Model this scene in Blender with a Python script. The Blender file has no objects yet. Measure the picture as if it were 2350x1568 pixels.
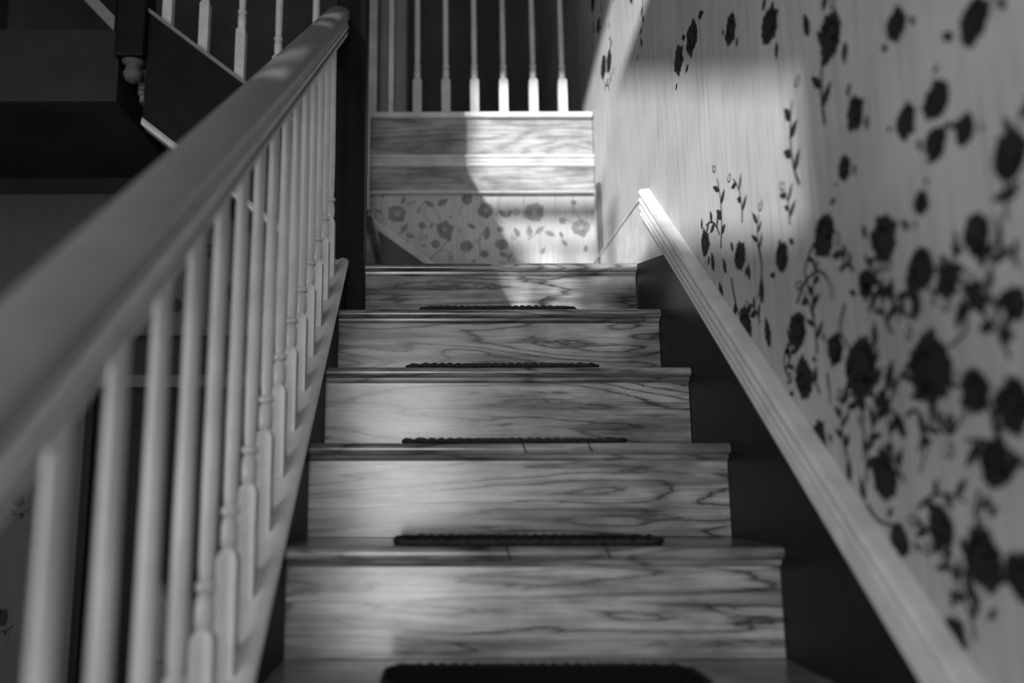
import bpy, math, random
from mathutils import Vector
random.seed(7)
scene = bpy.context.scene
COL = scene.collection

# ------------------------------------------------------------------ camera
F_PX, PITCH, PX0 = 1925.67, 0.169, 1000.71          # focal length (px), upward tilt, optical axis column
EYE = Vector((0.0, 0.0, 1.626))
cam = bpy.data.cameras.new('camera')
cam.sensor_width = 36.0
cam.lens = F_PX / 2350 * 36.0
cam.shift_x = (1175 - PX0) / 2350
cam.clip_start = 0.02
cam.dof.use_dof = True
cam.dof.focus_distance = 2.15
cam.dof.aperture_fstop = 1.3
cam_ob = bpy.data.objects.new('camera', cam)
cam_ob.location = EYE
cam_ob.rotation_euler = (math.pi / 2 + PITCH, 0.0014, 0)
COL.objects.link(cam_ob)
scene.camera = cam_ob

# ------------------------------------------------------------------ view, world, lights
scene.view_settings.view_transform = 'Standard'
scene.view_settings.look = 'None'
scene.view_settings.gamma = 1.0
scene.view_settings.use_curve_mapping = False
scene.view_settings.exposure = 0.15
scene.cycles.max_bounces = 6
scene.cycles.diffuse_bounces = 3
scene.cycles.glossy_bounces = 3

world = bpy.data.worlds.new('overcast_sky')
scene.world = world
world.use_nodes = True
wbg = world.node_tree.nodes['Background']
wbg.inputs['Color'].default_value = (0.8, 0.8, 0.8, 1)
wbg.inputs['Strength'].default_value = 0.6

def add_light(name, kind, energy, loc=(0, 0, 0), direction=(0, 0, -1), size=None, angle=None, spread=None):
    l = bpy.data.lights.new(name, kind)
    l.energy = energy
    if kind == 'AREA':
        l.shape = 'RECTANGLE'
        l.size, l.size_y = size
        if spread: l.spread = spread
    if angle: l.angle = angle
    o = bpy.data.objects.new(name, l)
    o.location = loc
    o.rotation_euler = Vector(direction).to_track_quat('-Z', 'Y').to_euler()
    COL.objects.link(o)
    return o

SUN_DIR = (0.5, 1.0, -0.22)                          # low sun through the window behind the camera
add_light('sun', 'SUN', 8.5, direction=SUN_DIR, angle=math.radians(1.1))
# soft daylight for the unseen stair window and front-door light behind the camera
add_light('unseen_stair_window_daylight', 'AREA', 20, (-1.50, -1.50, 3.65), (0.35, 1, -0.2), (1.3, 1.1))
add_light('door_window_daylight', 'AREA', 31, (-0.20, -1.50, 1.65), (0.0, 1, 0.05), (0.5, 1.6))
add_light('hall_side_fill', 'AREA', 34, (-2.50, -0.35, 1.60), (1, .3, -0.35), (0.8, .8))  # fill at an unseen window, added to light the balusters from the left

# ------------------------------------------------------------------ helpers
def ray(x, y):
    u, v = x - PX0, 784 - y
    c, s = math.cos(0.0015), math.sin(0.0015)
    u, v = c * u - s * v, s * u + c * v
    return Vector((u, F_PX * math.cos(PITCH) - v * math.sin(PITCH), F_PX * math.sin(PITCH) + v * math.cos(PITCH)))
def at_y(x, y, Y):
    r = ray(x, y); return r * (Y / r.y) + EYE
def at_x(x, y, X):
    r = ray(x, y); return r * (X / r.x) + EYE

class MB:
    def __init__(s): s.v = []; s.f = []; s.fm = []
    def add(s, vs, fs):
        b = len(s.v); s.v += [tuple(p) for p in vs]; s.f += [tuple(i + b for i in q) for q in fs]; return s
    def box(s, x0, x1, y0, y1, z0, z1):
        return s.add([(x0,y0,z0),(x1,y0,z0),(x1,y1,z0),(x0,y1,z0),(x0,y0,z1),(x1,y0,z1),(x1,y1,z1),(x0,y1,z1)],
                     [(0,3,2,1),(4,5,6,7),(0,1,5,4),(1,2,6,5),(2,3,7,6),(3,0,4,7)])
    def prism(s, poly, axis, a, b):
        """poly: 2-D outline in the plane across axis ('x': (y,z), 'y': (x,z), 'z': (x,y)), from a to b."""
        n = len(poly)
        def P(p, t): return {'x': (t, p[0], p[1]), 'y': (p[0], t, p[1]), 'z': (p[0], p[1], t)}[axis]
        return s.add([P(p, a) for p in poly] + [P(p, b) for p in poly],
                     [tuple(range(n - 1, -1, -1)), tuple(range(n, 2 * n))] + [(i, (i + 1) % n, n + (i + 1) % n, n + i) for i in range(n)])
    def rake_y(s, prof, y0, z0, y1, z1):
        """profile of (x, h) swept from y0 to y1 with plumb-cut ends."""
        n = len(prof)
        return s.add([(x, y0, z0 + h) for x, h in prof] + [(x, y1, z1 + h) for x, h in prof],
                     [tuple(range(n - 1, -1, -1)), tuple(range(n, 2 * n))] + [(i, (i + 1) % n, n + (i + 1) % n, n + i) for i in range(n)])
    def rake_x(s, prof, x0, z0, x1, z1):
        n = len(prof)
        return s.add([(x0, y, z0 + h) for y, h in prof] + [(x1, y, z1 + h) for y, h in prof],
                     [tuple(range(n - 1, -1, -1)), tuple(range(n, 2 * n))] + [(i, (i + 1) % n, n + (i + 1) % n, n + i) for i in range(n)])
    def lathe(s, prof, n=14, cx=0, cy=0):
        vs = []; fs = []
        for r, z in prof:
            for k in range(n):
                a = 2 * math.pi * k / n; vs.append((cx + r * math.cos(a), cy + r * math.sin(a), z))
        m = len(prof)
        for i in range(m - 1):
            for k in range(n):
                k2 = (k + 1) % n; fs.append((i*n+k, i*n+k2, (i+1)*n+k2, (i+1)*n+k))
        fs.append(tuple(range(n - 1, -1, -1))); fs.append(tuple((m - 1) * n + k for k in range(n)))
        return s.add(vs, fs)
    def tube(s, path, rad, n=8, closed=False):
        path = [Vector(p) for p in path]; m = len(path); vs = []; fs = []
        for i, p in enumerate(path):
            a = path[i - 1] if (i > 0 or closed) else p
            b = path[(i + 1) % m] if (i < m - 1 or closed) else p
            t = (b - a).normalized(); up = Vector((0, 0, 1)) if abs(t.z) < .9 else Vector((1, 0, 0))
            u = t.cross(up).normalized(); w = u.cross(t)
            r = rad(i) if callable(rad) else rad
            for k in range(n):
                q = 2 * math.pi * k / n; vs.append(p + u * (r * math.cos(q)) + w * (r * math.sin(q)))
        for i in range(m if closed else m - 1):
            j = (i + 1) % m
            for k in range(n):
                k2 = (k + 1) % n; fs.append((i*n+k, j*n+k, j*n+k2, i*n+k2))
        if not closed: fs += [tuple(range(n)), tuple((m - 1) * n + k for k in range(n - 1, -1, -1))]
        return s.add(vs, fs)
    def build(s, name, m, parent=None, smooth=False, bevel=0.0, label=None, origin=None):
        me = bpy.data.meshes.new(name)
        o_ = Vector(origin) if origin else Vector((0, 0, 0))
        me.from_pydata([tuple(Vector(p) - o_) for p in s.v], [], s.f); me.validate(); me.update()
        me.materials.append(m)
        o = bpy.data.objects.new(name, me); COL.objects.link(o)
        o.location = o_
        if parent:
            o.parent = parent
            if parent.type == 'EMPTY' or True:
                o.matrix_parent_inverse.identity()
                o.location = o_ - world_loc(parent)
        if smooth:
            for p in me.polygons: p.use_smooth = True
            try: me.set_sharp_from_angle(angle=math.radians(38))
            except Exception: pass
        if bevel:
            b = o.modifiers.new('edge', 'BEVEL'); b.width = bevel; b.segments = 2; b.limit_method = 'ANGLE'; b.angle_limit = math.radians(40)
        if label: o['label'] = label
        return o

def world_loc(o):
    l = Vector(o.location)
    while o.parent: o = o.parent; l = l + Vector(o.location)
    return l
def thing(name, label, cat, loc=(0, 0, 0), group=None):
    o = bpy.data.objects.new(name, None); COL.objects.link(o); o.location = loc; o.empty_display_size = .1
    o['label'] = label; o['category'] = cat
    if group: o['group'] = group
    return o
def struct(name, label, loc=(0, 0, 0)):
    o = bpy.data.objects.new(name, None); COL.objects.link(o); o.location = loc; o.empty_display_size = .1
    o['kind'] = 'structure'; o['label'] = label; return o
def as_struct(o, label): o['kind'] = 'structure'; o['label'] = label; return o

# ------------------------------------------------------------------ materials (black and white place: neutral tones)
def new_mat(name):
    m = bpy.data.materials.new(name); m.use_nodes = True
    nt = m.node_tree; b = nt.nodes['Principled BSDF']; return m, nt, b
def N(nt, t, **kw):
    n = nt.nodes.new(t)
    for k, v in kw.items(): setattr(n, k, v)
    return n
def ramp(nt, fac, stops):
    r = N(nt, 'ShaderNodeValToRGB'); e = r.color_ramp.elements
    while len(e) < len(stops): e.new(0.5)
    for q, (p, v) in zip(e, stops): q.position = p; q.color = (v, v, v, 1)
    nt.links.new(fac, r.inputs[0]); return r.outputs[0]
def coords(nt, scale, rand=True):
    tc = N(nt, 'ShaderNodeTexCoord'); mp = N(nt, 'ShaderNodeMapping'); mp.inputs['Scale'].default_value = scale
    if rand:
        oi = N(nt, 'ShaderNodeObjectInfo'); ml = N(nt, 'ShaderNodeMath', operation='MULTIPLY'); ml.inputs[1].default_value = 37.0
        ad = N(nt, 'ShaderNodeVectorMath', operation='ADD')
        nt.links.new(oi.outputs['Random'], ml.inputs[0]); nt.links.new(tc.outputs['Object'], ad.inputs[0]); nt.links.new(ml.outputs[0], ad.inputs[1])
        nt.links.new(ad.outputs[0], mp.inputs['Vector'])
    else: nt.links.new(tc.outputs['Object'], mp.inputs['Vector'])
    return mp.outputs[0]
def noise(nt, vec, scale, detail=3, rough=.5, dist=0):
    n = N(nt, 'ShaderNodeTexNoise'); n.inputs['Scale'].default_value = scale; n.inputs['Detail'].default_value = detail
    n.inputs['Roughness'].default_value = rough; n.inputs['Distortion'].default_value = dist
    nt.links.new(vec, n.inputs['Vector']); return n.outputs['Fac']
def mulc(nt, a, b, fac=1.0):
    m = N(nt, 'ShaderNodeMix', data_type='RGBA', blend_type='MULTIPLY'); m.inputs['Factor'].default_value = fac
    nt.links.new(a, m.inputs['A']); nt.links.new(b, m.inputs['B']); return m.outputs['Result']
def bump(nt, b, h, strength, dist=.002):
    bp = N(nt, 'ShaderNodeBump'); bp.inputs['Strength'].default_value = strength; bp.inputs['Distance'].default_value = dist
    nt.links.new(h, bp.inputs['Height']); nt.links.new(bp.outputs[0], b.inputs['Normal'])

def paint(name, val, rough=.4, wear=.12, nscale=14, spec=.5):
    m, nt, b = new_mat(name)
    v = coords(nt, (1, 1, 1))
    n = noise(nt, v, nscale, 2, .6)
    c = ramp(nt, n, [(.3, val * (1 - wear)), (.7, val * (1 + wear * .5))])
    nt.links.new(c, b.inputs['Base Color']); b.inputs['Roughness'].default_value = rough
    b.inputs['Specular IOR Level'].default_value = spec
    return m

def oak(name, dark, light, along='x', rough=.34, grime=.75):
    """flat-sawn oak: long distorted growth bands along the board, fine pores, worn stains."""
    m, nt, b = new_mat(name)
    sc = {'x': (.42, 3.6, 3.6), 'y': (3.6, .42, 3.6), 'z': (3.6, 3.6, .42)}[along]
    v = coords(nt, sc)
    # broad warp of the rings
    big = noise(nt, v, 2.1, 2, .5, .6)
    w = N(nt, 'ShaderNodeMath', operation='MULTIPLY'); w.inputs[1].default_value = 13.0; nt.links.new(big, w.inputs[0])
    small = noise(nt, v, 9, 4, .65, .4)
    w2 = N(nt, 'ShaderNodeMath', operation='MULTIPLY_ADD'); w2.inputs[1].default_value = 1.5
    nt.links.new(small, w2.inputs[0]); nt.links.new(w.outputs[0], w2.inputs[2])
    fr = N(nt, 'ShaderNodeMath', operation='PINGPONG'); fr.inputs[1].default_value = 0.5; nt.links.new(w2.outputs[0], fr.inputs[0])
    x2 = N(nt, 'ShaderNodeMath', operation='MULTIPLY'); x2.inputs[1].default_value = 2.0; nt.links.new(fr.outputs[0], x2.inputs[0])
    rings = ramp(nt, x2.outputs[0], [(.0, dark), (.22, light * .72), (.55, light), (1, light * 1.08)])
    fine = {'x': (3, 160, 160), 'y': (160, 3, 160), 'z': (160, 160, 3)}[along]
    pores = ramp(nt, noise(nt, coords(nt, fine), 1.6, 3, .6), [(.33, .45), (.52, 1.0)])
    c = mulc(nt, rings, pores, .75)
    stain = ramp(nt, noise(nt, coords(nt, (2.2, 2.2, 4.0)), 1.8, 4, .62), [(.36, .30), (.58, 1.0)])
    c = mulc(nt, c, stain, .8)
    sk_ = {'x': (1.1, 17, 17), 'y': (17, 1.1, 17), 'z': (17, 17, 1.1)}[along]
    streak = ramp(nt, noise(nt, coords(nt, sk_), 1.7, 3, .62, .5), [(.40, .22), (.50, .8), (.58, 1.0)])
    c = mulc(nt, c, streak, grime)
    nt.links.new(c, b.inputs['Base Color']); b.inputs['Roughness'].default_value = rough
    b.inputs['Specular IOR Level'].default_value = .45
    b.inputs['Coat Weight'].default_value = .6; b.inputs['Coat Roughness'].default_value = .2
    return m

def wallpaper(name, val, strip_axis):
    m, nt, b = new_mat(name)
    sc = {'y': (1, 150, 5), 'x': (150, 1, 5)}[strip_axis]
    streak = ramp(nt, noise(nt, coords(nt, sc, False), 1.0, 4, .7), [(.28, val * .66), (.5, val), (.75, val * 1.12)])
    stain = ramp(nt, noise(nt, coords(nt, (1, 1, 1), False), 3.0, 4, .6), [(.3, .72), (.6, 1.0)])
    c = mulc(nt, streak, stain, .8)
    nt.links.new(c, b.inputs['Base Color']); b.inputs['Roughness'].default_value = .62
    b.inputs['Specular IOR Level'].default_value = .3
    return m

M = {
    'white_paint': paint('aged_white_paint', .50, .36, .16),
    'cap_rail': paint('reeded_cap_paint', .46, .42, .16),
    'rail_highlight': paint('bead_highlight_paint', .42, .35, .2),  # paler than the rail, a highlight put into the colour
    'cap_paint': paint('worn_cap_paint', .52, .5, .22, 9),
    'baluster_paint': paint('baluster_paint', .50, .32, .14),
    'rail_wood': paint('smooth_handrail_paint', .16, .42, .10),
    'moulding_paint': paint('moulding_paint', .52, .45, .2),
    'dark_wood': paint('dark_stained_wood', .007, .5, .3, 20, .12),
    'dark_matte': paint('dark_matte_paint', .03, .8, .3, 4, .1),  # near-black matte tone for upper slabs, soffit and transom
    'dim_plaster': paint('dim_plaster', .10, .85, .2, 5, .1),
    'fascia': oak('fascia_boards', .22, .36, 'x', .5, .3),
    'oak_riser': oak('oak_riser', .02, .33, 'x', .30),
    'oak_tread': oak('oak_tread', .07, .30, 'x', .28),
    'paper_side': wallpaper('side_wallpaper', .40, 'y'),
    'paper_hall_dimmed': wallpaper('hall_wallpaper_dimmed', .075, 'x'),  # same paper, darkened to imitate vignetting and the hall's dimness
    'paper_back': wallpaper('back_wallpaper', .44, 'x'),
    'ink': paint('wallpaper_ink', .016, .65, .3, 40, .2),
    'ink_mid': paint('wallpaper_ink_mid', .20, .65, .25, 40, .2),
    'mat': paint('dark_wool_mat', .012, .95, .5, 120, .05),
    'mat_edge': paint('mat_binding', .03, .9, .6, 200, .1),
    'pane': None,
}
def glass():
    m, nt, b = new_mat('window_glass')
    out = nt.nodes['Material Output']; t = N(nt, 'ShaderNodeBsdfTransparent'); g = N(nt, 'ShaderNodeBsdfGlossy'); mx = N(nt, 'ShaderNodeMixShader')
    g.inputs['Roughness'].default_value = .05; mx.inputs[0].default_value = .06
    nt.links.new(t.outputs[0], mx.inputs[1]); nt.links.new(g.outputs[0], mx.inputs[2]); nt.links.new(mx.outputs[0], out.inputs['Surface'])
    return m
M['pane'] = glass()

# ------------------------------------------------------------------ dimensions
RISE, RUN = 0.19, 0.236
Z5, Y5 = 2.28, 2.431                     # landing level and the front of its nosing
def nose(k): return Y5 - RUN * (12 - k), RISE * k     # tread k (12 = landing): front of the nosing, top
SL = RISE / RUN
def nose_z(y): return Z5 + (y - Y5) * SL
XL, XR = -0.262, 0.602                   # tread ends
XW = 0.614                               # face of the right wall
YB = 3.10                                # back wall of the landing
YR, XLEFT, YH, ZC = -1.60, -2.60, 4.70, 5.45
ZG = 3.04                                # gallery floor

# ------------------------------------------------------------------ room shell
as_struct(MB().box(XLEFT - .1, XW + .1, YR - .1, YB + .1, -.12, 0).build('floor', M['dark_wood']), 'dark floor of the hall at the foot of the stairs')
as_struct(MB().box(XLEFT - .1, XW + .1, YR - .1, YH + .1, ZC, ZC + .1).build('ceiling', M['dim_plaster']), 'plaster ceiling high above the stairwell')
wr = as_struct(MB().box(XW, XW + .1, YR - .1, YH + .1, 0, ZC).build('wall_right', M['paper_side']), 'wallpapered stairwell wall with dark flower print')
wl = MB()
wl.box(XLEFT - .1, XLEFT, YR - .1, -.75, 0, ZC); wl.box(XLEFT - .1, XLEFT, .05, YH + .1, 0, ZC)
wl.box(XLEFT - .1, XLEFT, -.75, .05, 0, 1.16); wl.box(XLEFT - .1, XLEFT, -.75, .05, 2.04, ZC)
wl = as_struct(wl.build('wall_left', M['dim_plaster']), 'plain wall beyond the hall')
# back wall with the door opening
DX0, DX1, DZT = -1.26, -0.50, 2.18
wb = MB()
wh = MB()
wh.box(XLEFT, DX0, YB, YB + .1, 0, 2.735)
wh.box(DX1, -.32, YB, YB + .1, 0, 2.735)
wh.box(DX0, DX1, YB, YB + .1, DZT, 2.735)
wh = as_struct(wh.build('wall_hall', M['paper_hall_dimmed']), 'flowered wallpaper wall at the end of the hall, its dimness painted in')
wb.box(-.32, XW, YB, YB + .1, 0, 2.735)
wb = as_struct(wb.build('wall_back', M['paper_back']), 'pale flowered wallpaper wall behind the landing')
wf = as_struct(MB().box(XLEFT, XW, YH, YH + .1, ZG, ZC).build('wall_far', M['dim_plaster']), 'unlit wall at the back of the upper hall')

# rear wall behind the camera: unseen stair window shaped to cut the sun, and the front-door light
WX0, WX1 = -2.24, -0.55
EX0, EX1, EZ0, EZ1 = -.47, .07, .80, 2.50           # glazed front door light
rw = MB()
rw.box(XLEFT, WX0, YR - .1, YR, 0, ZC)
rw.box(EX1, XW, YR - .1, YR, 0, 2.72); rw.box(EX0, EX1, YR - .1, YR, 0, EZ0); rw.box(EX0, EX1, YR - .1, YR, EZ1, 2.72); rw.box(WX0, -.86, YR - .1, YR, 0, 1.9); rw.box(-.86, EX0, YR - .1, YR, 0, 2.72)
LO = [(WX0, 3.69), (-2.10, 3.61), (-1.98, 3.43), (-1.90, 3.00), (-1.58, 3.00), (-1.56, 3.15), (-1.35, 3.15), (-.86, 2.66)]   # sill line cut so the sun falls in the wanted patches
WT = [(-1.5, 3.89), (-.86, 2.95)]                                                                         # underside of a solid wedge added to shade the side wall
rw.box(WX0, XW, YR - .1, YR, 4.25, ZC)
rw.box(WX1, XW, YR - .1, YR, 2.72, 4.25)
rw.prism([(WX0, 1.9), (-.86, 1.9)] + LO[::-1], 'y', YR - .1, YR)
rw.prism(WT + [(-.86, 2.72), (WX1, 2.72), (WX1, 3.74)], 'y', YR - .1, YR)
as_struct(rw.build('wall_rear', M['dim_plaster']), 'wall with tall windows facing the staircase')
w1 = struct('unseen_window_1', 'unseen stair window shaped to cut the sun into patches', (-1.5, YR, 2.72))
MB().box(WX0, -1.70, YR - .07, YR - .03, 3.66, 3.75).build('unseen_window_bar', M['white_paint'], w1)
MB().box(-2.10, -1.70, YR - .07, YR - .03, 3.565, 3.592).build('unseen_window_bar', M['white_paint'], w1)
for bx in (-1.86, -1.745, -1.62): MB().box(bx - .02, bx + .02, YR - .07, YR - .03, 3.0, 3.565).build('unseen_window_bar', M['white_paint'], w1)
MB().prism(LO + WT[::-1] + [(WX1, 3.74), (WX1, 4.25), (WX0, 4.25)], 'y', YR - .055, YR - .05).build('pane', M['pane'], w1)  # pane of the unseen stair window
def framed(name, label, axis, a0, a1, z0, z1, p):
    w = struct(name, label, ((a0 + a1) / 2, p, z0) if axis == 'y' else (p, (a0 + a1) / 2, z0))
    for b0, b1, c0, c1 in ((a0, a0 + .04, z0, z1), (a1 - .04, a1, z0, z1), (a0 + .04, a1 - .04, z0, z0 + .04), (a0 + .04, a1 - .04, z1 - .04, z1)):
        m = MB().box(b0, b1, p - .08, p - .02, c0, c1) if axis == 'y' else MB().box(p - .08, p - .02, b0, b1, c0, c1)
        m.build('window_frame', M['white_paint'], w)
    m = MB().box(a0 + .04, a1 - .04, p - .055, p - .05, z0 + .04, z1 - .04) if axis == 'y' else MB().box(p - .055, p - .05, a0 + .04, a1 - .04, z0 + .04, z1 - .04)
    m.build('pane', M['pane'], w); return w
framed('window_2', 'tall glazed front door light at the foot of the stairs', 'y', EX0, EX1, EZ0, EZ1, YR)
framed('added_window_3', 'unseen hall window added to light the balusters', 'x', -.75, .05, 1.16, 2.04, XLEFT)

# upper floor: gallery behind the back wall, and the piece the second flight arrives on
XT = -0.93                                # where the second flight reaches the upper floor
gf = as_struct(MB().box(XLEFT, XW, YB + .001, YH, 2.74, ZG).build('floor_gallery', M['dark_matte']), 'dark upper hall floor behind the gallery balusters')
as_struct(MB().box(XLEFT, XT - .061, 2.44, YB, 2.80, ZG).build('floor_upper', M['dark_matte']), 'dark edge of the upper floor over the hall')

# door with transom in the back hall wall, seen between the balusters
d1 = struct('door_1', 'dark hall door under a transom light, seen between the balusters', ((DX0 + DX1) / 2, YB, 0))
MB().box(DX0, DX1, YB + .05, YB + .09, 0, 1.985).build('door_leaf', M['dark_wood'], d1)
MB().box(DX0, DX1, YB + .0, YB + .08, 1.985, 2.03).build('transom_bar', M['dim_plaster'], d1)
MB().box(DX0, DX1, YB + .05, YB + .07, 2.03, DZT).build('transom_pane', M['dark_matte'], d1)
MB().box(DX0 - .03, DX0, YB - .012, YB, 0, DZT).build('door_casing', M['dark_wood'], d1)
for i in range(2):
    for j, (z0, z1) in enumerate(((.25, .85), (1.0, 1.85))):
        x0 = DX0 + .09 + i * .31
        MB().box(x0, x0 + .26, YB + .04, YB + .05, z0, z1).build('door_panel', M['dark_wood'], d1, bevel=.008)
kb = MB().lathe([(0.001, 0), (.012, 0), (.012, .03), (.026, .04), (.028, .055), (.018, .07), (.001, .072)], 12)
kb.v = [(DX1 - .07 + x, YB + .05 - z, 1.0 + y) for x, y, z in kb.v]
kb.build('door_knob', M['moulding_paint'], d1, smooth=True)

# upper hall door casing seen at the far left of the gallery
d2 = struct('door_2', 'grey door casing in the dark upper hall', (-.36, YH, ZG))
for x0, x1 in ((-.52, -.42), (-.30, -.20)):
    MB().box(x0, x1, YH - .03, YH, ZG, 5.1).build('door_casing', M['moulding_paint'], d2, bevel=.006)
MB().box(-.42, -.30, YH - .012, YH, ZG, 5.1).build('door_leaf', M['dim_plaster'], d2)
b1 = MB().box(-.20, XW, YH - .02, YH, ZG, ZG + .16).build('baseboard_far', M['dark_wood']); as_struct(b1, 'dark baseboard of the upper hall')

# ------------------------------------------------------------------ gallery fascia (trim_1)
t1 = struct('trim_1', 'wooden fascia boards with a reeded moulding under the gallery', (0.17, YB, 2.73))
FX0, FX1 = -.285, XW - .003
MB().box(FX0, FX1, YB - .022, YB - .001, 2.878, 3.03).build('fascia_board', M['fascia'], t1, bevel=.002)
MB().box(FX0, FX1, YB - .022, YB - .001, 2.738, 2.834).build('fascia_board', M['fascia'], t1, bevel=.002)
prof = [(YB - .001, 2.834), (YB - .026, 2.834), (YB - .032, 2.839), (YB - .026, 2.845), (YB - .026, 2.848), (YB - .034, 2.854), (YB - .027, 2.861), (YB - .030, 2.864), (YB - .040, 2.870), (YB - .040, 2.877), (YB - .001, 2.877)]
MB().prism(prof, 'x', FX0, FX1).build('reeded_moulding', M['moulding_paint'], t1)
MB().box(FX0, FX1, YB - .028, YB - .001, 2.728, 2.737).build('bottom_bead', M['moulding_paint'], t1, bevel=.003)

MB().box(-.272, -.252, YB - .05, YB - .041, 2.62, 3.03).build('edge_highlight_strip', M['moulding_paint'], t1, bevel=.003)  # pale strip added as the bright edge line beside the newel

# vertical strip where the papered back wall meets the side wall
cs = struct('trim_2', 'narrow vertical corner strip beside the papered back wall', (XW, 3.0, Z5))
MB().box(XW - .014, XW - .001, 2.975, 3.004, Z5, 2.735).build('strip', M['dim_plaster'], cs, bevel=.004)
MB().box(XW - .009, XW - .001, 3.004, YB - .03, Z5, 2.735).build('strip', M['moulding_paint'], cs, bevel=.002)

# ------------------------------------------------------------------ right wall skirt, cap moulding, landing baseboard (trim_3)
t3 = struct('trim_3', 'dark skirt board with pale reeded cap climbing the papered wall', (XR, 1.3, nose_z(1.3)))
YE = 2.30
jl = at_x(1535, 602, XR)                  # dark skirt turns to pale baseboard here, imitating the sun patch's shadow edge
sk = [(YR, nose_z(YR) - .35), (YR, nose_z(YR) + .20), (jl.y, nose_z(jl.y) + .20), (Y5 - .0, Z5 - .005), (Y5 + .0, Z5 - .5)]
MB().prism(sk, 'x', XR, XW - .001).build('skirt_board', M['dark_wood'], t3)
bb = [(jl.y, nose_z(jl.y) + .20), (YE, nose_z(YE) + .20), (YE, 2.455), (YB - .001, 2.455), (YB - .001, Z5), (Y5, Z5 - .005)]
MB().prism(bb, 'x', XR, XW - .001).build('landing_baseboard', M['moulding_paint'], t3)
cp = [(XR + .011, .198), (XR - .008, .198), (XR - .018, .206), (XR - .020, .213), (XR - .013, .219), (XR - .018, .225), (XR - .022, .233), (XR - .014, .240),
      (XR - .019, .246), (XR - .023, .255), (XR - .014, .262), (XR - .018, .268), (XR - .022, .278), (XR - .016, .287), (XR + .011, .290)]
MB().rake_y(cp, YR + .001, nose_z(YR), YE, nose_z(YE)).build('reeded_cap', M['cap_rail'], t3, smooth=True)
MB().box(XR - .004, XR + .011, YE, YB - .002, 2.450, 2.458).build('baseboard_bead', M['white_paint'], t3)

# ------------------------------------------------------------------ lower flight
fl = thing('stair_flight', 'straight flight of worn oak steps rising between the pale banister and papered wall', 'staircase', (0.17, Y5, 0))
TT = .024
def tread_profile(y0, z, depth):
    pts = [(y0 + depth, z - TT), (y0 + TT / 2, z - TT)]
    for k in range(1, 8):
        a = -math.pi / 2 - math.pi * k / 8
        pts.append((y0 + TT / 2 + TT / 2 * math.cos(a), z - TT / 2 + TT / 2 * math.sin(a)))
    return pts + [(y0 + TT / 2, z), (y0 + depth, z)]
OV = .026
for k in range(2, 13):
    y0, z = nose(k)
    XN = XL if k < 12 else -.211                    # the newel stands at the corner of the landing
    c = (.17, y0, z)
    dep = RUN + OV + .012 if k < 12 else (YB - Y5)
    if k == 12:
        MB().prism(tread_profile(y0, z, .10), 'x', XN, XR - .001).build('landing_nosing', M['oak_tread'], fl, smooth=True, origin=c)
        for j in range(5):
            a = Y5 + .1025 + j * .113; MB().box(XL, XR - .001, a, a + .111, z - TT, z).build('landing_board', M['oak_tread'], fl, origin=(.17, a, z))
    else:
        MB().prism(tread_profile(y0, z, dep), 'x', XL, XR - .001).build('tread', M['oak_tread'], fl, smooth=True, origin=c)
    MB().box(XN, XR - .001, y0 + OV, y0 + OV + .018, z - RISE + .001, z - TT).build('riser', M['oak_riser'], fl, origin=(.17, y0 + OV, z - .1))
    MB().prism([(y0 + OV, z - TT), (y0 + OV - .010, z - TT), (y0 + OV - .0085, z - TT - .006), (y0 + OV - .004, z - TT - .010), (y0 + OV, z - TT - .012)], 'x', XN, XR - .001).build('cove_moulding', M['oak_tread'], fl, origin=c)
# closed string on the banister side with its capping
YS0, YS1 = -.2, 2.394
MB().prism([(YS0, nose_z(YS0) - .34), (YS0, nose_z(YS0) + .012), (YS1, nose_z(YS1) + .012), (YS1, nose_z(YS1) - .34)], 'x', XL - .045, XL).build('closed_string', M['dark_wood'], fl)
MB().rake_y([(XL + .004, .012), (XL + .006, .022), (XL + .002, .030), (XL - .010, .035), (XL - .017, .034), (XL - .021, .030), (XL - .085, .030), (XL - .085, .012)],
            YS0, nose_z(YS0), YS1, nose_z(YS1)).build('string_cap', M['cap_paint'], fl, smooth=True)

# ------------------------------------------------------------------ balusters
def baluster_mesh(mb, cx, cy, z0, z1, hb=.0148, block=.15, sx=0.0, sy=0.0):
    """turned baluster: square foot cut to the rake (slopes sx, sy), short drum between two beads, slim shaft, square head."""
    zb = z0 + block
    vs = [(cx + a * hb, cy + b * hb, z0 + a * hb * sx + b * hb * sy) for a, b in ((-1,-1),(1,-1),(1,1),(-1,1))]
    vs += [(cx + a * hb, cy + b * hb, zb) for a, b in ((-1,-1),(1,-1),(1,1),(-1,1))]
    vs += [(cx + a * hb * .62, cy + b * hb * .62, zb + .012) for a, b in ((-1,-1),(1,-1),(1,1),(-1,1))]
    fs = [(0,3,2,1)]
    for q in (0, 4):
        for i in range(4): j = (i + 1) % 4; fs.append((q + i, q + j, q + 4 + j, q + 4 + i))
    fs.append((8, 9, 10, 11)); mb.add(vs, fs)
    r = .0098
    mb.lathe([(.0095, zb + .006), (.0090, zb + .012), (.0122, zb + .017), (.0130, zb + .030), (.0128, zb + .045), (.0110, zb + .056), (.0090, zb + .059),
              (.0134, zb + .063), (.0140, zb + .067), (.0134, zb + .071), (.0095, zb + .075), (r + .0012, zb + .095), (r + .0018, zb + .2), (r, z1 - .12), (r - .001, z1)], 16, cx, cy)
    return mb
XB = -.303
ban = thing('stair_balustrade', 'pale painted banister with slim turned balusters and broad handrail beside the steps', 'banister', (XB, 1.4, nose_z(1.4)))
RZ = lambda y: 1.868 + .745 * (y - .879)       # underside of the handrail
y_b = 1.261 - .117 * 10
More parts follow.
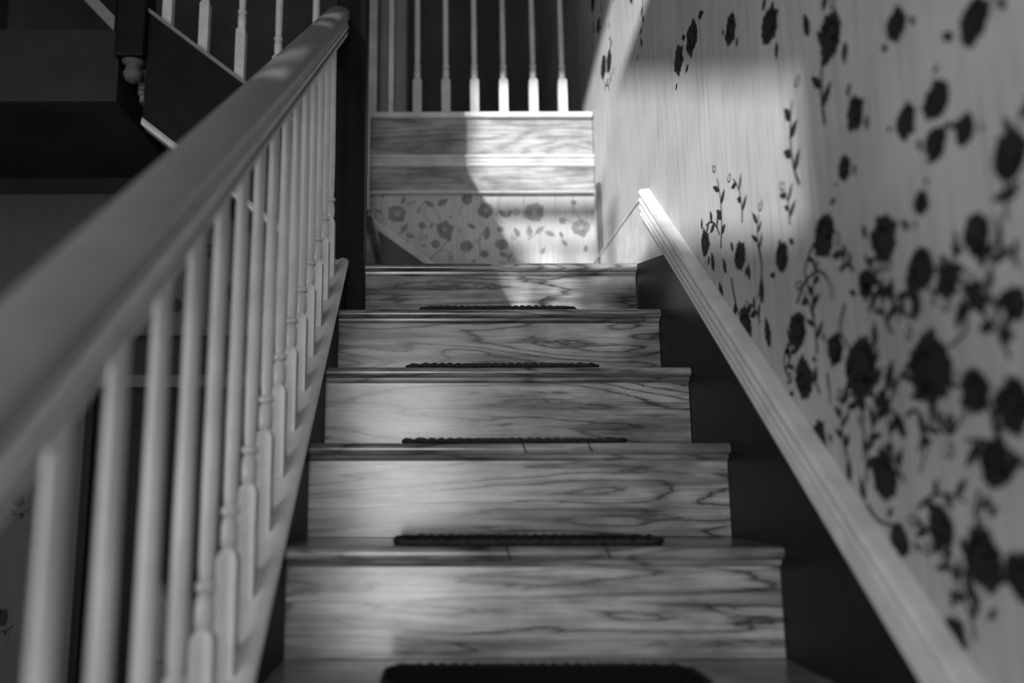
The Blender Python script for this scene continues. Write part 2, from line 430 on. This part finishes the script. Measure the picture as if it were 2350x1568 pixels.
while y_b < 2.36:
    if y_b > .10:
        baluster_mesh(MB(), XB, y_b, nose_z(y_b) + .0306, RZ(y_b) + .012, sy=SL, block=.152).build('baluster', M['baluster_paint'], ban, smooth=True, origin=(XB, y_b, nose_z(y_b) + .03))
    y_b += .117
HS = .86
hp = [(.020, 0), (.033, .002), (.035, .010), (.028, .018), (.028, .023), (.034, .029), (.036, .038), (.031, .046), (.032, .052), (.037, .062), (.037, .080), (.032, .096), (.021, .107), (.0, .112)]
hp = [(XB + x, h * HS) for x, h in hp] + [(XB - x, h * HS) for x, h in hp[-2::-1]]
MB().rake_y(hp, .05, RZ(.05), 2.395, RZ(2.395)).build('handrail', M['rail_wood'], ban, smooth=True)
for xo, ho, r_ in ((.0345, .008, .0042), (.0350, .030, .0048), (.0335, .043, .003)):  # pale beads paint in the light lines along the handrail's side
    MB().tube([(XB + xo, .05 + t * .1 , RZ(.05 + t * .1) + ho) for t in range(24)], r_, 8).build('rail_highlight_bead', M['rail_highlight'], ban, smooth=True)
nw = MB().box(-.305, -.212, 2.395, 2.49, 2.0905, 3.60).build('newel_post', M['dark_wood'], ban, bevel=.006)
MB().box(-.317, -.200, 2.383, 2.502, 3.60, 3.625).build('newel_cap', M['dark_wood'], nw, bevel=.006)
MB().lathe([(.03, 3.625), (.028, 3.64), (.045, 3.67), (.048, 3.70), (.035, 3.73), (.001, 3.745)], 16, -.2585, 2.4425).build('newel_finial', M['dark_wood'], nw, smooth=True)

# ------------------------------------------------------------------ second flight, climbing away to the side along the back wall
f2 = thing('stair_flight', 'short dark-sided flight turning off the landing toward the upper hall', 'staircase', (-.5, 2.8, Z5))
def n2x(k): return -.195 - RUN * (k - 1)        # nosing front of step k
for k in range(1, 5):
    x0, z = n2x(k), Z5 + RISE * k
    xr = x0 - OV
    MB().box(xr - .018, xr, 2.50, YB - .002, z - RISE + .001, z - TT).build('riser', M['oak_riser'], f2, origin=(xr, 2.8, z - .1))
    if k < 4:
        pr = [(-(y), zz) for y, zz in tread_profile(-x0, z, RUN + OV + .012)]
        MB().prism(pr, 'y', 2.50, YB - .002).build('tread', M['oak_tread'], f2, smooth=True, origin=(x0, 2.8, z))
n2z = lambda x: 2.832 + .79 * (-.576 - x)       # upper edge of its near string
XA, XE = -.306, XT + .031
MB().prism([(XA, n2z(XA) - .355), (XA, n2z(XA)), (XE, n2z(XE)), (XE, n2z(XE) - .355)], 'y', 2.425, 2.46).build('string_board', M['dark_wood'], f2)
MB().rake_x([(2.412, -.375), (2.465, -.375), (2.465, -.350), (2.418, -.350), (2.412, -.362)], XA, n2z(XA), XE, n2z(XE)).build('string_moulding', M['moulding_paint'], f2)
MB().rake_x([(2.415, 0), (2.475, 0), (2.475, .014), (2.415, .014)], XA, n2z(XA), XE, n2z(XE)).build('string_cap', M['rail_wood'], f2)
MB().prism([(XA, n2z(XA) - .36), (XE, n2z(XE) - .36), (XE, n2z(XE) - .35), (XA, n2z(XA) - .35)], 'y', 2.465, YB - .003).build('soffit', M['dark_matte'], f2)
# wall skirt of the second flight on the back wall
s2 = lambda x: 2.452 + .735 * (-.043 - x)
MB().prism([(-.043, Z5 + .001), (-.043, s2(-.043)), (-.30, s2(-.30)), (-.30, Z5 + .001)], 'y', YB - .008, YB - .001).build('skirt_board', M['dim_plaster'], f2)
MB().rake_x([(YB - .001, 0), (YB - .016, 0), (YB - .020, .010), (YB - .013, .016), (YB - .018, .024), (YB - .012, .032), (YB - .001, .034)], -.0, s2(-.0), -.30, s2(-.30)).build('skirt_cap', M['moulding_paint'], f2, smooth=True)
# its balustrade
b2 = thing('stair_balustrade', 'shadowed balustrade of the short flight above the hall', 'banister', (-.6, 2.443, n2z(-.6)))
for j in range(6):
    x = -.377 - .117 * j
    if x < XT + .03: break
    baluster_mesh(MB(), x, 2.443, n2z(x) + .0146, n2z(x) + .80, sx=-.79, block=.16).build('baluster', M['baluster_paint'], b2, smooth=True, origin=(x, 2.443, n2z(x)))
h2 = [(2.443 + (x - XB), h) for x, h in hp]
MB().rake_x(h2, -.306, n2z(-.306) + .79, XT + .05, n2z(XT + .05) + .79).build('handrail', M['rail_wood'], b2, smooth=True)
n2 = MB().box(XT - .06, XT + .03, 2.395, 2.49, 2.93, 4.15).build('newel_post', M['dark_wood'], b2, bevel=.006)
MB().lathe([(.001, 2.86), (.022, 2.87), (.030, 2.89), (.020, 2.915), (.036, 2.93)], 14, XT - .015, 2.4425).build('newel_drop', M['dim_plaster'], n2, smooth=True)
MB().box(XT - .07, XT + .04, 2.385, 2.50, 4.15, 4.18).build('newel_cap', M['dark_wood'], n2, bevel=.006)

# upper flight over the hall: pale sloping string moulding at the top edge of the view
f3 = thing('stair_flight', 'dark underside of a higher flight with a pale sloping edge', 'staircase', (-1.3, 2.43, ZG))
a, b = at_y(272, 80, 2.43), at_y(190, -6, 2.43)
sl3 = (b.z - a.z) / (b.x - a.x)
def z3(x): return a.z + sl3 * (x - a.x)
MB().rake_x([(2.40, 0), (2.44, 0), (2.44, .048), (2.40, .048)], a.x, z3(a.x), -2.2, z3(-2.2)).build('string_moulding', M['rail_wood'], f3)
MB().rake_x([(2.41, .048), (2.439, .048), (2.439, .34), (2.41, .34)], a.x, z3(a.x), -2.2, z3(-2.2)).build('string_board', M['dark_wood'], f3)

# ------------------------------------------------------------------ gallery balustrade
gb = thing('gallery_balustrade', 'row of slim turned balusters on a ledge above the papered back wall', 'balustrade', (.17, YB, 3.03))
MB().prism([(YB + .06, 3.031), (YB - .036, 3.031), (YB - .042, 3.036), (YB - .042, 3.050), (YB - .036, 3.055), (YB + .06, 3.055)], 'x', FX0, XW - .006).build('ledge', M['moulding_paint'], gb, smooth=True)
for x in (-.072, .041, .154, .269, .387, .502):
    baluster_mesh(MB(), x, YB + .01, 3.054, 3.86, block=.148, hb=.0172).build('baluster', M['baluster_paint'], gb, smooth=True, origin=(x, YB + .01, 3.055))
gh = [(YB + .01 + (x - XB), h) for x, h in hp]
MB().rake_x(gh, FX0, 3.855, XW - .006, 3.855).build('handrail', M['rail_wood'], gb, smooth=True)
hn = MB().box(-.285, -.112, YB + .062, YB + .085, 3.041, 4.3).build('end_casing', M['dim_plaster'], gb)
for x0, x1, m in ((-.280, -.236, 'moulding_paint'), (-.222, -.192, 'rail_wood'), (-.190, -.168, 'moulding_paint'), (-.164, -.118, 'rail_wood')):
    MB().box(x0, x1, YB + .050, YB + .062, 3.056, 4.3).build('casing_strip', M[m], hn, bevel=.004)

# ------------------------------------------------------------------ stair mats
def rounded(x0, x1, y0, y1, r, n=7):
    pts = []
    for cx, cy, a0 in ((x1 - r, y1 - r, 0), (x0 + r, y1 - r, 90), (x0 + r, y0 + r, 180), (x1 - r, y0 + r, 270)):
        for k in range(n): a = math.radians(a0 + 90 * k / (n - 1)); pts.append((cx + r * math.cos(a), cy + r * math.sin(a)))
    return pts
words = {7: 'blurred near mat with frayed dark pile, lowest in view', 8: 'oval-ended dark mat with stitched rope edge on the second visible step',
         9: 'thin frayed dark mat on the third visible step', 10: 'thin dark mat edge on the fourth visible step',
         11: 'short thin dark mat on the step below the landing', 6: 'dark mat on the step just below the view'}
for k, x0, x1 in ((7, -.080, .405), (8, -.074, .405), (9, -.068, .40), (10, -.070, .392), (11, -.045, .385)):
    y0, z = nose(k)
    ya, yb_ = y0 + .018, y0 + .175
    mt = thing('stair_mat', words[k], 'mat', (.165, (ya + yb_) / 2, z), 'dark mats on the oak treads')
    out = rounded(x0, x1, ya, yb_, .045)
    MB().prism(out, 'z', z + .0005, z + .008).build('pile', M['mat'], mt)
    # twisted rope binding: dense closed path, wavy radius
    path = []
    L = len(out)
    for i in range(L):
        p, q = Vector(out[i]), Vector(out[(i + 1) % L]); m_ = max(1, int((q - p).length / .006))
        for j in range(m_):
            c = p.lerp(q, j / m_); path.append((c.x, c.y, z + .0072 + .0008 * math.sin(len(path) * 1.9)))
    rnd = random.Random(k)
    rad = [.0042 + .0014 * math.sin(i * 2.1) + rnd.uniform(-.0007, .0007) for i in range(len(path))]
    MB().tube(path, lambda i: rad[i], 6, True).build('rope_edge', M['mat_edge'], mt, smooth=True)
    for j in range({8: 2, 9: 2}.get(k, 0)):
        xx = rnd.uniform(x0 + .06, x1 - .06)
        MB().tube([(xx, ya + .004, z + .006), (xx + .002, y0 + .004, z + .003), (xx + .005, y0 - .002, z - .010), (xx + .010, y0 - .002, z - .018 - rnd.uniform(0, .004))], .0014, 5).build('loose_thread', M['mat'], mt)

# ------------------------------------------------------------------ flower print on the wallpaper
class Print:
    """flat ink outlines on a wall; U, V are metres along the wall and up."""
    def __init__(s, to3): s.mb = MB(); s.to3 = to3; s.n = 0
    def poly(s, pts):
        s.n += 1; lift = .0006 + .00003 * (s.n % 12)
        s.mb.add([s.to3(u, v, lift) for u, v in pts], [tuple(range(len(pts)))])
    def petal(s, cx, cy, a, r0, r1, w):
        ca, sa = math.cos(a), math.sin(a); loc = []
        for t, q in ((0, .35), (.35, .8), (.62, 1), (.80, .9), (.88, .5), (1.0, .5), (.90, 0)): loc.append((r0 + (r1 - r0) * t, w * q))
        loc += [(x, -y) for x, y in loc[-2::-1]]
        s.poly([(cx + x * ca - y * sa, cy + x * sa + y * ca) for x, y in loc])
    def flower(s, cx, cy, r, n=11, rot=None, full=True, ring=False):
        rot = random.uniform(0, 6) if rot is None else rot
        for i in range(n):
            rr = r * random.uniform(.80, 1.08)
            s.petal(cx, cy, rot + 2 * math.pi * i / n, r * .3, rr, rr * 2.9 / n)
        if full:
            m = max(6, n - 3)
            for i in range(m): s.petal(cx, cy, rot + .3 + 2 * math.pi * i / m, r * .2, r * .64, r * 1.7 / m)
        rc = r * (.5 if not ring else .12)
        s.poly([(cx + rc * math.cos(k * .524), cy + rc * math.sin(k * .524)) for k in range(12)])
    def leaf(s, cx, cy, a, l, w):
        ca, sa = math.cos(a), math.sin(a); up = []
        for t in range(0, 9):
            q = t / 8; up.append((q * l, w * math.sin(math.pi * q ** .8) * (1 if t % 2 else .78)))
        pts = up + [(x, -y) for x, y in up[-2:0:-1]]
        s.poly([(cx + x * ca - y * sa, cy + x * sa + y * ca) for x, y in pts])
    def vine(s, pts, w=.0022):
        P = [Vector(p) for p in pts]; C = []
        for i in range(len(P) - 1):                     # Catmull-Rom
            p0, p1, p2, p3 = P[max(i - 1, 0)], P[i], P[i + 1], P[min(i + 2, len(P) - 1)]
            for k in range(7):
                t = k / 7; C.append(.5 * (2 * p1 + (p2 - p0) * t + (2 * p0 - 5 * p1 + 4 * p2 - p3) * t * t + (3 * p1 - p0 - 3 * p2 + p3) * t ** 3))
        C.append(P[-1])
        for i in range(len(C) - 1):
            d = (C[i + 1] - C[i]); nrm = Vector((-d.y, d.x)).normalized(); a, b = w * (1 - .5 * i / len(C)), w * (1 - .5 * (i + 1) / len(C))
            s.poly([C[i] + nrm * a, C[i] - nrm * a, C[i + 1] - nrm * b, C[i + 1] + nrm * b])
    def curl(s, cx, cy, r, a0, turns=1.2, sgn=1, w=.002):
        s.vine([(cx + r * (1 - .8 * k / 10) * math.cos(a0 + sgn * turns * 6.28 * k / 10), cy + r * (1 - .8 * k / 10) * math.sin(a0 + sgn * turns * 6.28 * k / 10)) for k in range(11)], w)
    def spray(s, cx, cy, a, l, wv=.0024, k_=1.0):
        """curving stem with alternate leaves and a curl at the tip."""
        b = random.choice((-1, 1)) * random.uniform(.5, 1.1); pts = []; ang = a; x, y = cx, cy
        for k in range(6): pts.append((x, y)); x += l / 5 * math.cos(ang); y += l / 5 * math.sin(ang); ang += b / 4
        s.vine(pts, wv)
        for k in range(1, 5):
            s.leaf(*pts[k], a + b * k / 5 + (1 if k % 2 else -1) * .9, k_ * random.uniform(.022, .04), k_ * random.uniform(.005, .009))
        s.curl(x, y, .012, ang, 1.1, 1 if b > 0 else -1)
    def build(s, name, m, parent, label):
        o = s.mb.build(name, m, parent); o['kind'] = 'stuff'; o['label'] = label; return o

# --- back wall of the landing
pb = Print(lambda u, v, l: (u, YB - l, v))
def B(cx, cy):                            # position in the close study of the wall
    p = at_y(830 + cx / 4.123, 430 + cy / 4.123, YB); return (p.x, p.z)
S = 1.0 / 4.123 * 3.2 / F_PX
for cx, cy, r in ((340, 250, 105), (790, 400, 92), (1180, 220, 88), (1640, 240, 105), (2080, 385, 95)): pb.flower(*B(cx, cy), r * S, 11, ring=True)
for cx, cy, r in ((1000, 560, 64), (1325, 545, 62), (1165, 630, 48), (705, 540, 46), (580, 365, 40), (1000, 110, 60), (1900, 320, 36), (2010, 150, 34), (1320, 400, 36)): pb.flower(*B(cx, cy), r * S, 8)
for cx, cy, a, l in ((200, 240, 160, 85), (150, 275, 200, 60), (385, 160, 70, 85), (385, 430, 60, 110), (420, 440, -25, 100), (690, 180, 150, 110), (720, 170, 30, 130), (1180, 500, 80, 140), (1370, 290, 130, 110), (1380, 290, 60, 90),
                     (1300, 620, -25, 100), (1390, 690, 60, 90), (820, 520, 70, 80), (620, 560, 170, 60), (1600, 470, 95, 120), (1650, 440, 40, 110), (1740, 420, -25, 110), (1500, 470, 120, 110), (1010, 350, -30, 90), (650, 390, 60, 60), (680, 690, 160, 50), (1040, 710, 20, 60), (1880, 420, -70, 80), (190, 95, 40, 45), (450, 530, 130, 40), (2120, 620, 80, 80), (1700, 640, 60, 90), (1950, 560, 130, 90)):
    pb.leaf(*B(cx, cy), math.radians(a), l * S, l * S * .26)
for pts in (((640, 685), (720, 615), (800, 530), (825, 470)), ((730, 605), (810, 600), (850, 650), (825, 710)), ((1135, 600), (1108, 520), (1150, 430), (1190, 380), (1140, 360), (1120, 320)), ((1060, 535), (1105, 490)),
            ((760, 320), (712, 250), (705, 190)), ((640, 150), (600, 220), (610, 290), (700, 360)), ((355, 460), (380, 400), (375, 360)), ((970, 160), (930, 230), (950, 290)), ((1270, 250), (1310, 310), (1340, 340)),
            ((560, 520), (555, 450), (590, 400)), ((1400, 720), (1470, 660)), ((1390, 700), (1380, 620)), ((1580, 500), (1660, 440), (1720, 380)), ((1600, 490), (1560, 410)), ((2070, 300), (2020, 230), (2010, 150)), ((1990, 340), (1930, 310), (1880, 350)),
            ((540, 240), (560, 180), (610, 140), (640, 130)), ((190, 320), (215, 290), (205, 255)), ((1290, 715), (1380, 710))):
    pb.vine([B(*p) for p in pts], .0020)
for cx, cy, r in ((455, 160, 22), (495, 150, 25), (550, 215, 32), (595, 465, 30), (930, 405, 28), (845, 290, 18), (110, 180, 40), (840, 680, 30), (1440, 470, 35), (1460, 230, 40)): pb.curl(*B(cx, cy), r * S, random.uniform(0, 6), 1.2, random.choice((-1, 1)))
# the rest of that wall: hall side, out of the strip studied above
pb.build('floral_print', M['ink_mid'], wb, 'grey flower and vine print')
pb = Print(lambda u, v, l: (u, YB - l, v))
rb = random.Random(3)
for i in range(46):
    u, v = rb.uniform(-2.5, -.62), rb.uniform(.2, 2.7)
    if DX0 - .1 < u < DX1 + .1 and v < DZT + .08: continue
    pb.flower(u, v, rb.uniform(.028, .048), 10)
    if rb.random() < .7: pb.spray(u + .05, v - .03, rb.uniform(0, 6.28), .14)
pb.build('floral_print', M['ink'], wh, 'dark flower print on the hall paper')

# --- right wall: flowers where the photograph shows them, sprays between
pr_ = Print(lambda u, v, l: (XW - l, u, v))
def Rw(x, y): p = at_x(x, y, XW); return (p.y, p.z)
def rad_at(x, h): return h / 2 * (XW / (x - PX0))
big = [(1893, 545, 105), (2030, 548, 112), (2115, 618, 112), (2243, 540, 100), (2178, 650, 82), (1978, 848, 150), (2132, 850, 172), (1918, 805, 80), (2240, 905, 110), (2325, 935, 130), (2285, 1065, 120), (2030, 1092, 112),
       (2160, 1215, 105), (2256, 1290, 150), (2065, 1245, 80), (1832, 762, 88), (1845, 872, 90), (1710, 755, 95), (1795, 592, 75), (1990, 655, 72), (1965, 262, 80), (2082, 280, 85), (2152, 235, 95), (2150, 335, 85), (1908, 88, 110), (2240, 50, 110), (2322, 360, 120),
       (2115, 470, 60), (2215, 300, 75), (1590, 90, 80), (1680, 70, 70), (1770, 60, 90), (1700, 590, 66), (1620, 560, 60), (1880, 1005, 72), (2195, 1462, 85), (2330, 700, 90), (2345, 1330, 120), (1560, 140, 70), (2060, 60, 80), (1940, 390, 60)]
for x, y, h in big:
    u, v = Rw(x, y); r = rad_at(x, h) * 1.10
    pr_.flower(u, v, r, 15)
    a0 = random.uniform(0, 6.28)
    for j in range(2):
        a = a0 + 3.1 * j + random.uniform(-.5, .5); l = r * random.uniform(.5, .9)
        pr_.leaf(u + r * 1.3 * math.cos(a), v + r * 1.3 * math.sin(a), a + random.uniform(.5, 1.4), l, l * .27)
for x, y, a, h in ((1640, 625, 80, 50), (1668, 630, 70, 45), (1722, 645, 85, 42), (1768, 800, 80, 78), (1860, 85, 75, 70), (2265, 720, 50, 120), (2200, 760, 110, 70), (2035, 900, 120, 80), (1950, 1110, 95, 60), (1985, 1155, 80, 60), (2010, 800, 95, 60), (2100, 700, 70, 70), (1880, 1030, 120, 70), (2080, 1010, 60, 80), (2260, 620, 80, 70), (2300, 800, 120, 80), (1750, 700, 100, 60), (1660, 700, 75, 60), (1600, 640, 85, 50), (2240, 1400, 70, 90)):
    l = 2 * rad_at(x, h); pr_.leaf(*Rw(x, y), math.radians(a), l, l * .24)
for pts in (((1830, 700), (1850, 650), (1880, 625), (1905, 650), (1912, 690)), ((1995, 720), (2010, 680), (2040, 672), (2060, 700), (2065, 745)), ((2080, 960), (2100, 945), (2120, 970), (2125, 1030), (2112, 1090)), ((1970, 960), (1985, 1000), (1980, 1060)), ((2000, 980), (2040, 945), (2070, 970)),
            ((1820, 780), (1800, 830), (1815, 880)), ((1900, 860), (1908, 930)), ((1940, 700), (1930, 760), (1950, 800)), ((2060, 880), (2040, 930), (2000, 960)), ((1680, 640), (1690, 700), (1705, 740)), ((2150, 960), (2180, 1000), (2210, 960), (2230, 920)), ((1990, 1160), (2020, 1200), (2070, 1210)), ((2210, 690), (2220, 760), (2180, 800)), ((2250, 1130), (2240, 1180), (2255, 1230)), ((1740, 560), (1750, 620), (1740, 690)), ((1870, 560), (1850, 620), (1860, 680))):
    pr_.vine([Rw(*p) for p in pts], .0034)
rr = random.Random(11); used = [Rw(x, y) for x, y, h in big]
for i in range(420):
    u, v = rr.uniform(-1.4, 3.0), rr.uniform(.4, 5.2)
    if u > 1.25 and 2.2 < v < 3.1: continue          # print left out to imitate sunlight washing it away
    if v < nose_z(u) + .32 or any((u - a) ** 2 + (v - b_) ** 2 < .09 ** 2 for a, b_ in used): continue
    used.append((u, v)); p = Vector((XW, u, v)) - EYE
    if u > .6 and v < 3.1:                                   # within the view: only light sprays between the flowers placed above
        pr_.spray(u, v, rr.uniform(.6, 2.5), .16, .0038, 1.35)
    else: pr_.flower(u, v, rr.uniform(.03, .05), 12); pr_.spray(u, v - .05, rr.uniform(0, 6.28), .15)
fl_ = [(Rw(x, y), rad_at(x, h)) for x, y, h in big]
for i in range(110):
    x, y = rr.uniform(1560, 2345), rr.uniform(500, 1480)
    if x < 1545 + .62 * (y - 560) + 60: continue
    u, v = Rw(x, y)
    if any((u - a[0]) ** 2 + (v - a[1]) ** 2 < (r_ + .012) ** 2 for a, r_ in fl_): continue
    fl_.append(((u, v), .028))
    pr_.spray(u, v, rr.uniform(.4, 2.7), rr.uniform(.06, .12), .0030, 1.0)
pr_.build('floral_print', M['ink'], wr, 'dark flower and vine print')
